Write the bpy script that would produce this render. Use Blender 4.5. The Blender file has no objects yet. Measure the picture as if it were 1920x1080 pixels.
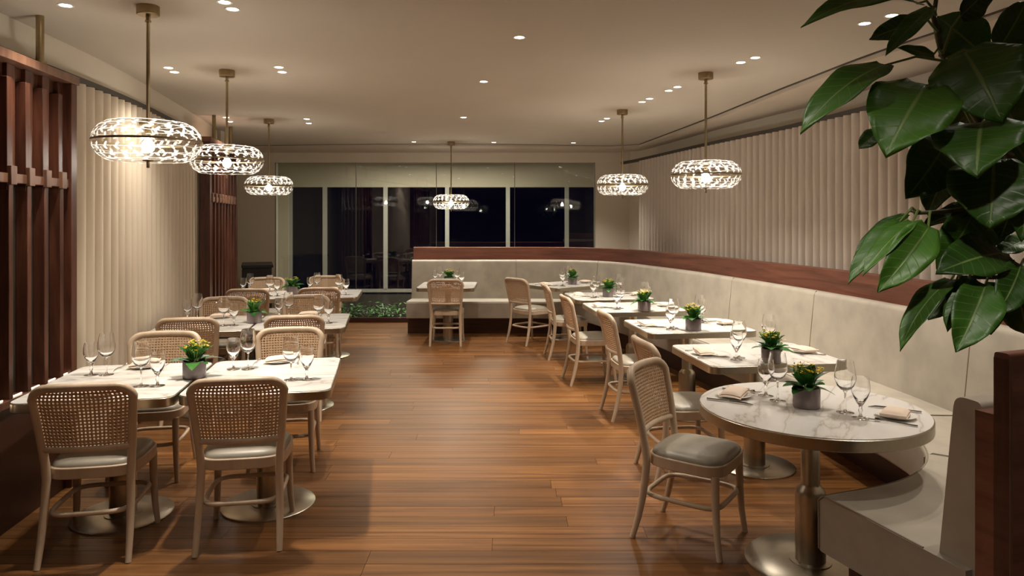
import bpy, math, random
from mathutils import Vector, Matrix
random.seed(7)
R = math.radians
C = bpy.context.scene.collection
S = bpy.context.scene

# ------------------------------------------------------------------ camera, world, exposure
EYE, F, CX, CY = 1.65, 1330.0, 960.0, 410.0          # eye height, focal length in px, principal point
cam_d = bpy.data.cameras.new('camera'); cam = bpy.data.objects.new('camera', cam_d); C.objects.link(cam)
cam.location = (0, 0, EYE); cam.rotation_euler = (R(90), 0, 0)
cam_d.sensor_width = 36; cam_d.lens = F/1920*36; cam_d.shift_y = (CY-540)/1920
cam_d.clip_start = 0.05
S.camera = cam
S.view_settings.view_transform = 'Standard'; S.view_settings.look = 'None'
S.view_settings.gamma = 1; S.view_settings.use_curve_mapping = False
S.view_settings.exposure = 0.36
w = bpy.data.worlds.new('night'); S.world = w; w.use_nodes = True
w.node_tree.nodes['Background'].inputs[0].default_value = (.06, .075, .36, 1)
w.node_tree.nodes['Background'].inputs[1].default_value = 0.06
SPOT_W, BULB_E = 62.0, 140.0
SPOT_COL = (1.0, .905, .79)
CEIL = 2.8

# ------------------------------------------------------------------ helpers
def at(px, py, h):
    d = F*(EYE-h)/(py-CY); return ((px-CX)*d/F, d)

class MB:
    def __init__(s): s.v = []; s.f = []; s.uv = {}
    def add(s, vs, fs, uvs=None):
        o = len(s.v); s.v += [tuple(p) for p in vs]
        for i, f in enumerate(fs):
            if uvs: s.uv[len(s.f)] = uvs[i]
            s.f.append([o+k for k in f])
        return s
    def box(s, x0, x1, y0, y1, z0, z1):
        vs = [(x, y, z) for x in (x0, x1) for y in (y0, y1) for z in (z0, z1)]
        return s.add(vs, [(0,1,3,2), (4,6,7,5), (0,4,5,1), (2,3,7,6), (0,2,6,4), (1,5,7,3)])
    def lathe(s, prof, seg=32, c=(0, 0, 0)):
        vs = []; fs = []; n = len(prof)
        for i in range(seg):
            a = 2*math.pi*i/seg
            for r, z in prof: vs.append((c[0]+r*math.cos(a), c[1]+r*math.sin(a), c[2]+z))
        for i in range(seg):
            j = (i+1) % seg
            for k in range(n-1):
                if prof[k][0] < 1e-6 and prof[k+1][0] < 1e-6: continue
                fs.append((i*n+k, j*n+k, j*n+k+1, i*n+k+1))
        return s.add(vs, fs)
    def tube(s, pts, r, seg=10, closed=False, flat=1.0):
        pts = [Vector(p) for p in pts]; n = len(pts)
        rs = r if isinstance(r, (list, tuple)) else [r]*n
        vs = []; fs = []; up = None
        for i, p in enumerate(pts):
            if closed: t = pts[(i+1) % n]-pts[i-1]
            else: t = pts[min(i+1, n-1)]-pts[max(i-1, 0)]
            t.normalize()
            if up is None:
                up = Vector((0, 0, 1)) if abs(t.z) < .9 else Vector((0, 1, 0))
            a = (up - t*up.dot(t)).normalized(); b = t.cross(a); up = a
            for k in range(seg):
                an = 2*math.pi*k/seg
                vs.append(p + a*(rs[i]*math.cos(an)) + b*(rs[i]*flat*math.sin(an)))
        m = n if closed else n-1
        for i in range(m):
            j = (i+1) % n
            for k in range(seg):
                l = (k+1) % seg
                fs.append((i*seg+k, i*seg+l, j*seg+l, j*seg+k))
        if not closed:
            fs.append(tuple(range(seg))[::-1]); fs.append(tuple((n-1)*seg+k for k in range(seg)))
        return s.add(vs, fs)
    def prism(s, outline, z0, z1):
        n = len(outline)
        vs = [(x, y, z0) for x, y in outline]+[(x, y, z1) for x, y in outline]
        fs = [tuple(range(n))[::-1], tuple(range(n, 2*n))]
        fs += [(i, (i+1) % n, n+(i+1) % n, n+i) for i in range(n)]
        return s.add(vs, fs)
    def sweep(s, path, prof, caps=True):
        """path: list of (x,y,nx,ny,s) ; prof: closed list of (offset along n, z)."""
        n = len(prof); vs = []; fs = []; uvs = []
        pl = [0]
        for k in range(n):
            a, b = prof[k], prof[(k+1) % n]; pl.append(pl[-1]+math.hypot(a[0]-b[0], a[1]-b[1]))
        for (x, y, nx, ny, t) in path:
            for o, z in prof: vs.append((x+nx*o, y+ny*o, z))
        for i in range(len(path)-1):
            for k in range(n):
                l = (k+1) % n
                fs.append((i*n+k, i*n+l, (i+1)*n+l, (i+1)*n+k))
                t0, t1 = path[i][4], path[i+1][4]
                uvs.append([(t0, pl[k]), (t0, pl[k+1]), (t1, pl[k+1]), (t1, pl[k])])
        if caps:
            fs.append(tuple(range(n))[::-1]); uvs.append([(p[0], p[1]) for p in prof[::-1]])
            b = (len(path)-1)*n
            fs.append(tuple(b+k for k in range(n))); uvs.append([(p[0], p[1]) for p in prof])
        return s.add(vs, fs, uvs)
    def mesh(s, name, smooth=None):
        me = bpy.data.meshes.new(name); me.from_pydata(s.v, [], s.f)
        if s.uv:
            ul = me.uv_layers.new(name='UVMap')
            for i, p in enumerate(me.polygons):
                u = s.uv.get(i)
                if u:
                    for q, li in enumerate(p.loop_indices): ul.data[li].uv = u[q]
        import bmesh
        bm = bmesh.new(); bm.from_mesh(me); bmesh.ops.recalc_face_normals(bm, faces=bm.faces); bm.to_mesh(me); bm.free()
        if smooth is not None:
            me.polygons.foreach_set('use_smooth', [True]*len(me.polygons))
            me.set_sharp_from_angle(angle=R(smooth))
        me.update(); return me
    def build(s, name, mat, parent=None, smooth=40, loc=None):
        me = s.mesh(name, smooth); me.materials.append(mat)
        return link(name, me, parent, loc)

def link(name, me, parent=None, loc=None, rot=None, scale=None):
    o = bpy.data.objects.new(name, me); C.objects.link(o)
    if parent: o.parent = parent
    if loc: o.location = loc
    if rot: o.rotation_euler = rot
    if scale: o.scale = scale
    return o
def tag(o, label, cat, group=None, kind=None):
    o['label'] = label; o['category'] = cat
    if group: o['group'] = group
    if kind: o['kind'] = kind
    return o
def struct(o, label=None):
    o['kind'] = 'structure'
    if label: o['label'] = label
    return o
def thing(name, loc, rz=0): return link(name, None, None, loc, (0, 0, rz))
def copy_tree(o, parent=None):
    c = o.copy(); C.objects.link(c); c.parent = parent
    for ch in o.children: copy_tree(ch, c)
    return c
def bevel(o, wd=.004, seg=2):
    m = o.modifiers.new('bevel', 'BEVEL'); m.width = wd; m.segments = seg; m.limit_method = 'ANGLE'; m.angle_limit = R(40)
    return o
def catmull(pts, step=.1):
    out = []; P = [Vector((2*pts[0][0]-pts[1][0], 2*pts[0][1]-pts[1][1]))]+[Vector(p) for p in pts]
    P.append(2*P[-1]-P[-2])
    for i in range(1, len(P)-2):
        a, b, c, d = P[i-1:i+3]; n = max(2, int((c-b).length/step))
        for k in range(n):
            t = k/n
            out.append(.5*((2*b)+(c-a)*t+(2*a-5*b+4*c-d)*t*t+(3*b-a-3*c+d)*t**3))
    out.append(P[-2]); return out
def frame(pts, flip=1, keep=None):
    """points -> (x,y,nx,ny,s); n = direction rotated right of travel (flip=-1: left)."""
    res = []; s = 0
    for i, p in enumerate(pts):
        t = (pts[min(i+1, len(pts)-1)]-pts[max(i-1, 0)]).normalized()
        if i: s += (p-pts[i-1]).length
        res.append((p.x, p.y, t.y*flip, -t.x*flip, s))
    return res
def rrect(hx, hy, r, seg=6):
    out = []
    for cx, cy, a0 in ((hx-r, hy-r, 0), (-hx+r, hy-r, 90), (-hx+r, -hy+r, 180), (hx-r, -hy+r, 270)):
        for k in range(seg+1):
            a = R(a0+90*k/seg); out.append((cx+r*math.cos(a), cy+r*math.sin(a)))
    return out

# ------------------------------------------------------------------ materials
def new_mat(name):
    m = bpy.data.materials.new(name); m.use_nodes = True
    nt = m.node_tree; b = nt.nodes['Principled BSDF']; return m, nt, b
def N(nt, typ, **kw):
    n = nt.nodes.new(typ)
    for k, v in kw.items(): setattr(n, k, v)
    return n
def ramp(nt, stops):
    r = N(nt, 'ShaderNodeValToRGB'); e = r.color_ramp.elements
    while len(e) < len(stops): e.new(.5)
    for q, (p, c) in zip(e, stops): q.position = p; q.color = (*c, 1)
    return r
def plain(name, col, rough=.5, metal=0, noise=0, scale=20, bump=0, spec=.5):
    m, nt, b = new_mat(name)
    b.inputs['Roughness'].default_value = rough; b.inputs['Metallic'].default_value = metal
    b.inputs['Specular IOR Level'].default_value = spec
    b.inputs['Base Color'].default_value = (*col, 1)
    if noise or bump:
        tc = N(nt, 'ShaderNodeTexCoord'); nz = N(nt, 'ShaderNodeTexNoise'); nz.inputs['Scale'].default_value = scale
        nz.inputs['Detail'].default_value = 5
        nt.links.new(tc.outputs['Object'], nz.inputs['Vector'])
        if noise:
            r = ramp(nt, [(.25, tuple(c*(1-noise) for c in col)), (.75, tuple(min(1, c*(1+noise)) for c in col))])
            nt.links.new(nz.outputs['Fac'], r.inputs[0]); nt.links.new(r.outputs[0], b.inputs['Base Color'])
        if bump:
            bp = N(nt, 'ShaderNodeBump'); bp.inputs['Strength'].default_value = bump; bp.inputs['Distance'].default_value = .01
            nt.links.new(nz.outputs['Fac'], bp.inputs['Height']); nt.links.new(bp.outputs[0], b.inputs['Normal'])
    return m
def wood(name, dark, mid, light, rough=.4, scale=(1, 14, 14), coord='Object', rand=0.0, nscale=1.6, spec=.5):
    m, nt, b = new_mat(name)
    tc = N(nt, 'ShaderNodeTexCoord'); mp = N(nt, 'ShaderNodeMapping'); mp.inputs['Scale'].default_value = scale
    nt.links.new(tc.outputs[coord], mp.inputs['Vector'])
    oi = N(nt, 'ShaderNodeObjectInfo')
    if rand:
        ad = N(nt, 'ShaderNodeVectorMath', operation='MULTIPLY_ADD')
        cb = N(nt, 'ShaderNodeCombineXYZ')
        for k in range(3): nt.links.new(oi.outputs['Random'], cb.inputs[k])
        nt.links.new(cb.outputs[0], ad.inputs[0]); ad.inputs[1].default_value = (37, 91, 13)
        nt.links.new(mp.outputs[0], ad.inputs[2]); vec = ad.outputs[0]
    else: vec = mp.outputs[0]
    n1 = N(nt, 'ShaderNodeTexNoise'); n1.inputs['Scale'].default_value = nscale; n1.inputs['Detail'].default_value = 8
    n1.inputs['Roughness'].default_value = .62; n1.inputs['Distortion'].default_value = .6
    nt.links.new(vec, n1.inputs['Vector'])
    r = ramp(nt, [(.28, dark), (.5, mid), (.74, light)])
    nt.links.new(n1.outputs['Fac'], r.inputs[0])
    out = r.outputs[0]
    if rand:
        hs = N(nt, 'ShaderNodeHueSaturation')
        mr = N(nt, 'ShaderNodeMapRange'); mr.inputs['To Min'].default_value = 1-rand; mr.inputs['To Max'].default_value = 1+rand
        nt.links.new(oi.outputs['Random'], mr.inputs['Value']); nt.links.new(mr.outputs[0], hs.inputs['Value'])
        nt.links.new(out, hs.inputs['Color']); out = hs.outputs[0]
    nt.links.new(out, b.inputs['Base Color'])
    b.inputs['Roughness'].default_value = rough; b.inputs['Specular IOR Level'].default_value = spec
    bp = N(nt, 'ShaderNodeBump'); bp.inputs['Strength'].default_value = .12; bp.inputs['Distance'].default_value = .004
    nt.links.new(n1.outputs['Fac'], bp.inputs['Height']); nt.links.new(bp.outputs[0], b.inputs['Normal'])
    return m
def glass(name, tint=(1, 1, 1), base=.04, rim=.5, rough=.0, power=3.0):
    """thin clear glass: transparent, with reflection growing towards grazing angles"""
    m, nt, b = new_mat(name); nt.nodes.remove(b); out = nt.nodes['Material Output']
    t = N(nt, 'ShaderNodeBsdfTransparent'); t.inputs[0].default_value = (*tint, 1)
    g = N(nt, 'ShaderNodeBsdfGlossy'); g.inputs['Roughness'].default_value = rough
    lw = N(nt, 'ShaderNodeLayerWeight'); lw.inputs['Blend'].default_value = .5
    pw = N(nt, 'ShaderNodeMath', operation='POWER'); pw.inputs[1].default_value = power
    ma = N(nt, 'ShaderNodeMath', operation='MULTIPLY_ADD'); ma.inputs[1].default_value = rim; ma.inputs[2].default_value = base
    mx = N(nt, 'ShaderNodeMixShader')
    nt.links.new(lw.outputs['Facing'], pw.inputs[0]); nt.links.new(pw.outputs[0], ma.inputs[0]); nt.links.new(ma.outputs[0], mx.inputs[0])
    nt.links.new(t.outputs[0], mx.inputs[1]); nt.links.new(g.outputs[0], mx.inputs[2]); nt.links.new(mx.outputs[0], out.inputs['Surface'])
    return m
def emit(name, col, e):
    m, nt, b = new_mat(name)
    b.inputs['Base Color'].default_value = (*col, 1)
    b.inputs['Emission Color'].default_value = (*col, 1); b.inputs['Emission Strength'].default_value = e
    return m
def fabric(name, col, trans=.25, rough=.9):
    m, nt, b = new_mat(name); out = nt.nodes['Material Output']
    b.inputs['Base Color'].default_value = (*col, 1); b.inputs['Roughness'].default_value = rough
    b.inputs['Specular IOR Level'].default_value = .15
    tr = N(nt, 'ShaderNodeBsdfTranslucent'); tr.inputs[0].default_value = (*col, 1)
    mx = N(nt, 'ShaderNodeMixShader'); mx.inputs[0].default_value = trans
    nt.links.new(b.outputs[0], mx.inputs[1]); nt.links.new(tr.outputs[0], mx.inputs[2]); nt.links.new(mx.outputs[0], out.inputs['Surface'])
    tc = N(nt, 'ShaderNodeTexCoord'); nz = N(nt, 'ShaderNodeTexNoise'); nz.inputs['Scale'].default_value = 260
    nt.links.new(tc.outputs['Object'], nz.inputs['Vector'])
    bp = N(nt, 'ShaderNodeBump'); bp.inputs['Strength'].default_value = .08; bp.inputs['Distance'].default_value = .003
    nt.links.new(nz.outputs['Fac'], bp.inputs['Height']); nt.links.new(bp.outputs[0], b.inputs['Normal'])
    return m

M = {}
M['ceiling'] = plain('warm_ceiling_paint', (.55, .50, .42), .9, noise=.02, scale=2, spec=.1)
M['wall'] = plain('cream_wall_paint', (.71, .65, .54), .85, noise=.02, scale=3, spec=.15)
M['soffit'] = plain('soffit_paint', (.60, .53, .44), .9, noise=.02, scale=3, spec=.1)
M['slot'] = plain('dark_bronze_slot', (.05, .04, .03), .6)
M['planks'] = wood('floor_plank_wood', (.068, .024, .0065), (.18, .073, .019), (.295, .134, .040), .36, (.45, 15, 15), rand=.22, nscale=1.7)
M['subfloor'] = wood('subfloor_wood', (.02, .008, .004), (.05, .018, .008), (.08, .03, .012), .5, (.55, 9, 9))
M['walnut'] = wood('walnut_upright', (.028, .009, .005), (.085, .028, .015), (.16, .058, .031), .36, (9, 9, .8))
M['walnut_rail'] = wood('walnut_rail', (.07, .024, .013), (.15, .053, .031), (.22, .085, .050), .38, (.8, 10, 1), coord='UV')
M['walnut_end'] = wood('walnut_end_grain', (.095, .042, .024), (.165, .080, .047), (.24, .125, .078), .4, (10, 10, .8))
M['dark_wood'] = wood('dark_plinth_wood', (.018, .006, .004), (.045, .014, .009), (.075, .025, .016), .35, (.8, 10, 1), coord='UV')
M['black_panel'] = plain('dark_olive_panel', (.035, .033, .024), .35, noise=.2, scale=6)
M['leather'] = plain('taupe_leather', (.39, .35, .285), .42, noise=.16, scale=5, bump=.10, spec=.4)
M['cushion'] = plain('grey_taupe_seat_leather', (.33, .295, .23), .40, noise=.12, scale=9, bump=.06, spec=.45)
M['piping'] = plain('leather_piping', (.26, .225, .165), .5)
M['beech'] = wood('pale_beech', (.43, .315, .21), (.51, .385, .265), (.58, .45, .325), .42, (9, 9, .9), nscale=1.2)
M['cane'] = plain('woven_cane', (.52, .345, .205), .6, noise=.22, scale=160, bump=.3)
M['brass'] = plain('aged_brass', (.36, .28, .16), .34, 1, noise=.1, scale=30)
M['champagne'] = plain('brushed_champagne_metal', (.51, .465, .38), .30, 1, noise=.06, scale=40)
M['steel'] = plain('polished_steel', (.62, .60, .56), .18, 1)
M['porcelain'] = plain('white_porcelain', (.80, .77, .71), .15)
M['napkin'] = fabric('blush_linen_napkin', (.78, .64, .52), .08)
M['pot'] = plain('mauve_grey_ceramic', (.25, .205, .21), .16, noise=.08, scale=25)
M['soil'] = plain('soil', (.03, .02, .012), .95, noise=.4, scale=60)
M['petal'] = plain('yellow_petal', (.85, .62, .03), .6, noise=.15, scale=50)
M['bud'] = plain('green_bud', (.22, .34, .05), .6)
M['curtain_l'] = fabric('cream_sheer_curtain', (.74, .65, .52), .30)
M['curtain_r'] = fabric('greige_curtain', (.60, .525, .45), .12)
M['white_frame'] = plain('white_window_frame', (.55, .55, .52), .5)
M['wine_glass'] = glass('clear_crystal', (.97, .97, .965), .07, 1.0, .02, 1.9)
M['crystal'] = new_mat('solid_crystal')[0]
_b = M['crystal'].node_tree.nodes['Principled BSDF']; _b.inputs['Base Color'].default_value = (1, 1, 1, 1); _b.inputs['Transmission Weight'].default_value = 1.0
_b.inputs['Roughness'].default_value = .0; _b.inputs['IOR'].default_value = 1.5
M['lamp_glass'] = glass('lamp_glass', (.97, .97, .96), .03, .55, .02, 3.0)
M['pane'] = glass('partition_glass', (.80, .82, .80), .055, .6, .0, 3)
M['night_pane'] = glass('night_window_glass', (.35, .37, .45), .03, .5, .0, 3)
M['bulb'] = emit('lamp_bulb', (1, .92, .82), BULB_E)
M['led'] = emit('led_strip', (1, .78, .52), 5)
M['lens'] = emit('downlight_lens', (1, .90, .76), 14)
M['ring'] = plain('downlight_ring', (.75, .70, .62), .5)
def etched():
    m, nt, b = new_mat('etched_leaf_glass'); out = nt.nodes['Material Output']
    b.inputs['Base Color'].default_value = (.9, .88, .84, 1); b.inputs['Roughness'].default_value = .3
    tr = N(nt, 'ShaderNodeBsdfTranslucent'); tr.inputs[0].default_value = (.95, .93, .9, 1)
    mx = N(nt, 'ShaderNodeMixShader'); mx.inputs[0].default_value = .5
    tp = N(nt, 'ShaderNodeBsdfTransparent'); m2 = N(nt, 'ShaderNodeMixShader'); m2.inputs[0].default_value = .36
    nt.links.new(b.outputs[0], mx.inputs[1]); nt.links.new(tr.outputs[0], mx.inputs[2])
    nt.links.new(mx.outputs[0], m2.inputs[1]); nt.links.new(tp.outputs[0], m2.inputs[2]); nt.links.new(m2.outputs[0], out.inputs['Surface'])
    return m
M['etched'] = etched()
def marble():
    m, nt, b = new_mat('white_veined_marble')
    tc = N(nt, 'ShaderNodeTexCoord'); oi = N(nt, 'ShaderNodeObjectInfo')
    mp = N(nt, 'ShaderNodeMapping'); mp.inputs['Rotation'].default_value = (0, 0, R(35)); mp.inputs['Scale'].default_value = (.8, 3.2, 1)
    cb = N(nt, 'ShaderNodeCombineXYZ'); ml = N(nt, 'ShaderNodeMath', operation='MULTIPLY'); ml.inputs[1].default_value = 40
    nt.links.new(oi.outputs['Random'], ml.inputs[0]); nt.links.new(ml.outputs[0], cb.inputs[0]); nt.links.new(cb.outputs[0], mp.inputs['Location'])
    nt.links.new(tc.outputs['Object'], mp.inputs['Vector'])
    n1 = N(nt, 'ShaderNodeTexNoise'); n1.inputs['Scale'].default_value = 1.5; n1.inputs['Detail'].default_value = 5; n1.inputs['Distortion'].default_value = .7
    nt.links.new(mp.outputs[0], n1.inputs['Vector'])
    sb = N(nt, 'ShaderNodeMath', operation='SUBTRACT'); sb.inputs[1].default_value = .5
    ab = N(nt, 'ShaderNodeMath', operation='ABSOLUTE')
    nt.links.new(n1.outputs['Fac'], sb.inputs[0]); nt.links.new(sb.outputs[0], ab.inputs[0])
    r = ramp(nt, [(0, (.50, .46, .41)), (.010, (.66, .625, .575)), (.04, (.75, .725, .68)), (.2, (.80, .78, .74))])
    nt.links.new(ab.outputs[0], r.inputs[0]); nt.links.new(r.outputs[0], b.inputs['Base Color'])
    b.inputs['Roughness'].default_value = .13
    return m
M['marble'] = marble()
def leafmat(name, deep, light, vein, rough=.28):
    m, nt, b = new_mat(name)
    uv = N(nt, 'ShaderNodeTexCoord'); sp = N(nt, 'ShaderNodeSeparateXYZ'); nt.links.new(uv.outputs['UV'], sp.inputs[0])
    oi = N(nt, 'ShaderNodeObjectInfo')
    # u in -1..1 across (stored 0..1), v along
    su = N(nt, 'ShaderNodeMath', operation='SUBTRACT'); su.inputs[1].default_value = .5
    au = N(nt, 'ShaderNodeMath', operation='ABSOLUTE'); nt.links.new(sp.outputs[0], su.inputs[0]); nt.links.new(su.outputs[0], au.inputs[0])
    mid = ramp(nt, [(0, (1, 1, 1)), (.012, (1, 1, 1)), (.03, (0, 0, 0))]); nt.links.new(au.outputs[0], mid.inputs[0])
    sl = N(nt, 'ShaderNodeMath', operation='MULTIPLY_ADD'); sl.inputs[1].default_value = -.28
    nt.links.new(au.outputs[0], sl.inputs[0]); nt.links.new(sp.outputs[1], sl.inputs[2])
    mu = N(nt, 'ShaderNodeMath', operation='MULTIPLY'); mu.inputs[1].default_value = 9; nt.links.new(sl.outputs[0], mu.inputs[0])
    fr = N(nt, 'ShaderNodeMath', operation='FRACT'); nt.links.new(mu.outputs[0], fr.inputs[0])
    ve = ramp(nt, [(0, (.5, .5, .5)), (.05, (.28, .28, .28)), (.12, (0, 0, 0)), (1, (0, 0, 0))]); nt.links.new(fr.outputs[0], ve.inputs[0])
    add = N(nt, 'ShaderNodeMath', operation='MAXIMUM'); nt.links.new(mid.outputs[0], add.inputs[0]); nt.links.new(ve.outputs[0], add.inputs[1])
    mixc = N(nt, 'ShaderNodeMix', data_type='RGBA'); mixc.inputs[6].default_value = (*deep, 1); mixc.inputs[7].default_value = (*light, 1)
    nt.links.new(oi.outputs['Random'], mixc.inputs[0])
    mix2 = N(nt, 'ShaderNodeMix', data_type='RGBA'); mix2.inputs[7].default_value = (*vein, 1)
    nt.links.new(add.outputs[0], mix2.inputs[0]); nt.links.new(mixc.outputs[2], mix2.inputs[6])
    nt.links.new(mix2.outputs[2], b.inputs['Base Color']); b.inputs['Roughness'].default_value = rough
    bp = N(nt, 'ShaderNodeBump'); bp.inputs['Strength'].default_value = .25; bp.inputs['Distance'].default_value = .004; bp.invert = True
    nt.links.new(add.outputs[0], bp.inputs['Height']); nt.links.new(bp.outputs[0], b.inputs['Normal'])
    return m
M['rubber_leaf'] = leafmat('rubber_plant_leaf', (.014, .055, .006), (.06, .17, .016), (.17, .26, .07), .42)
M['small_leaf'] = leafmat('kalanchoe_leaf', (.015, .085, .012), (.05, .19, .03), (.06, .2, .04), .35)
M['ground_leaf'] = plain('ground_cover_leaf', (.09, .26, .06), .4, noise=.5, scale=14)
M['stem'] = plain('green_brown_stem', (.07, .075, .025), .6, noise=.3, scale=30)
M['petiole'] = plain('green_petiole', (.16, .22, .06), .5)
M['planter_pot'] = plain('charcoal_planter', (.05, .048, .045), .5)

# ------------------------------------------------------------------ room shell
def strip_wall(name, pts, off0, off1, z0, z1, mat, flip=1, label=None):
    o = MB().sweep(frame(pts, flip), [(off0, z0), (off1, z0), (off1, z1), (off0, z1)]).build(name, mat, None, 30)
    return struct(o, label)
WL = catmull([(-2.66, -3), (-2.70, 1.5), (-2.77, 3), (-2.85, 3.9), (-3.02, 5.4), (-3.33, 7.0), (-3.63, 8.4), (-3.86, 9.3)], .15)
strip_wall('wall_left', WL, -.12, 0, -.05, CEIL, M['wall'])
struct(MB().box(-5.5, -3.80, 9.26, 9.38, -.05, CEIL).build('wall_left_return', M['wall']))  # unseen jog and far wall, set back to darken the glass reflection
struct(MB().box(-5.6, -5.48, 9.3, 12.1, -.05, CEIL).build('wall_left_far', M['wall']))
CR = catmull([(1.80, 11.55), (1.97, 10.9), (2.32, 9.0), (2.58, 7.77), (2.75, 7.0), (2.93, 5.73), (3.04, 4.8), (3.1, 3.8), (3.12, 2.6), (3.12, 1.2)], .12)   # curtain line, far -> near
CRf = frame(CR)          # n = right of travel = into the room (-x)
WR = catmull([(1.95, 12.1), (2.22, 11.1), (2.55, 9.0), (2.80, 7.77), (2.97, 7.0), (3.13, 5.73), (3.24, 4.8), (3.3, 3.8), (3.32, 2.6), (3.32, -3)], .15)
strip_wall('wall_right', WR, -.12, 0, -.05, CEIL, M['wall'])
o = MB().box(-4, 4, -3.1, -3, 0, CEIL).build('wall_front', plain('dim_rear_wall', (.16, .13, .10), .8, noise=.1, scale=2)); struct(o)
# ceiling
o = MB().box(-5.6, 3.8, -3.1, 12.0, CEIL, CEIL+.08).build('ceiling', M['ceiling']); struct(o)
SL = catmull([(-4.3, 11.2), (-2.5, 11.0), (-.6, 10.92), (1.1, 11.15), (1.75, 11.2)], .2)[:-1] + catmull([(1.98, 11.0), (2.12, 9.6), (2.27, 8.0), (2.37, 6.6), (2.43, 5.9), (2.53, 4.9), (2.73, 3.8), (2.86, 2.6), (2.9, 0), (2.9, -2.9)], .15)
o = MB().sweep(frame(SL), [(0, CEIL-.004), (.028, CEIL-.004), (.028, CEIL+.01), (0, CEIL+.01)]).build('trim_1', M['slot']); struct(o)
# lower soffit outside the slot: from slot path outwards to the walls
fr_ = frame(SL); vs = []; fs = []
def outer(i):
    x, y, nx, ny, s = fr_[i]
    if y > 10.85 and x < 1.9: return (x, 12.02)
    return (min(3.4, x+1.15), y)
n = len(fr_)
for i in range(n):
    x, y, nx, ny, s = fr_[i]; ox, oy = outer(i)
    vs += [(x, y, CEIL-.036), (x, y, CEIL-.001), (ox, oy, CEIL-.036), (ox, oy, CEIL-.001)]
for i in range(n-1):
    a, b = i*4, i*4+4
    fs += [(a, b, b+1, a+1), (a, b, b+2, a+2), (a+1, b+1, b+3, a+3), (a+2, b+2, b+3, a+3)]
o = MB().add(vs, fs).build('ceiling_soffit', M['soffit'], None, 30); struct(o)
# floor: slab and individual planks
floor = MB().box(-5.6, 4, -3.1, 12.0, -.08, -.013).build('floor', M['subfloor']); struct(floor)
rows = []; yy = 2.3; PW = .136
pl_cache = {}
def plank_mesh(L):
    k = round(L, 1)
    if k not in pl_cache:
        b = MB(); h = k/2-.001; b.box(-h, h, -PW/2+.0012, PW/2-.0012, -.0125, 0)
        me = b.mesh('plank'); me.materials.append(M['planks']); pl_cache[k] = me
    return pl_cache[k]
nrow = 0
while yy < 11.25:
    x0 = -3.0-.17*max(0, yy-4)-.1; x1 = 3.3 if yy < 6.5 else 3.3-.25*(yy-6.5)
    x = x0; first = random.choice((.8, 1.2, 1.6, 2.0, 2.4))
    while x < x1-.05:
        L = first if first else random.choice((1.8, 2.2, 2.6)); first = None
        L = round(min(L, x1-x), 1)
        if L < .3: L = .3
        link('plank', plank_mesh(L), floor, (x+L/2, yy+PW/2, 0)); x += L
    yy += PW
# near floor out of view
o = MB().box(-3.0, 3.3, -3, 2.298, -.0128, -.0005).build('plank_field', M['planks'], floor); o['kind'] = 'stuff'

# back glass wall and the gallery beyond it
GY = 12.0
win = struct(MB().box(-5.4, 2.4, GY-.02, GY+.14, 2.60, CEIL).build('window_1', M['wall']), 'frameless glass partition across the back of the room')
xs = [-4.0, -2.64, -1.28, .045, 1.4]
for a, b in zip(xs[:-1], xs[1:]):
    MB().box(a+.004, b-.004, GY, GY+.012, .0, 2.6).build('pane', M['pane'], win, None)
for a in xs: MB().box(a-.005, a+.005, GY-.003, GY+.016, 0, 2.6).build('seam', plain('glass_seam', (.12, .11, .09), .5), win, None)
MB().box(-4.05, 1.45, GY-.03, GY+.04, -.01, .05).build('bottom_channel', M['slot'], win)
struct(MB().box(-5.4, -4.0, GY, GY+.12, 0, 2.62).build('wall_back', M['wall']))
struct(MB().box(1.4, 2.4, GY, GY+.12, 0, 2.62).build('wall_back_right', M['wall']))
G2 = 15.55
w2 = struct(MB().box(-5.3, 2.2, G2, G2+.15, 2.34, 3.0).build('window_2', M['wall']), 'outer night window wall behind the glass partition')
MB().box(-5.3, 2.2, G2-.03, G2+.12, .04, .11).build('sill', M['white_frame'], w2)
mx_ = [-4.86, -4.1, -2.77, -1.42, -.09, 1.2, 1.95]
for a in mx_: MB().box(a-.045, a+.045, G2-.03, G2+.09, .1, 2.34).build('mullion', M['white_frame'], w2)
for a, b in zip(mx_[:-1], mx_[1:]): MB().box(a+.045, b-.045, G2+.02, G2+.03, .11, 2.34).build('pane', M['night_pane'], w2, None)
struct(MB().box(-5.3, -4.88, G2-.06, G2+.1, 0, 2.5).build('wall_gallery_jamb', M['wall']))
struct(MB().box(1.97, 2.3, GY+.12, G2+.1, 0, 2.9).build('wall_gallery_right', M['wall']))
struct(MB().box(-5.4, -5.3, GY+.12, G2+.1, 0, 2.9).build('wall_gallery_left', M['wall']))
struct(MB().box(-5.4, 2.3, GY+.12, G2+.15, 2.85, 2.95).build('ceiling_gallery', M['ceiling']))
struct(MB().box(-5.6, 2.4, GY, G2+.6, -.08, 0).build('floor_gallery', plain('dark_gallery_floor', (.03, .027, .024), .4, noise=.3, scale=4)))

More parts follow.
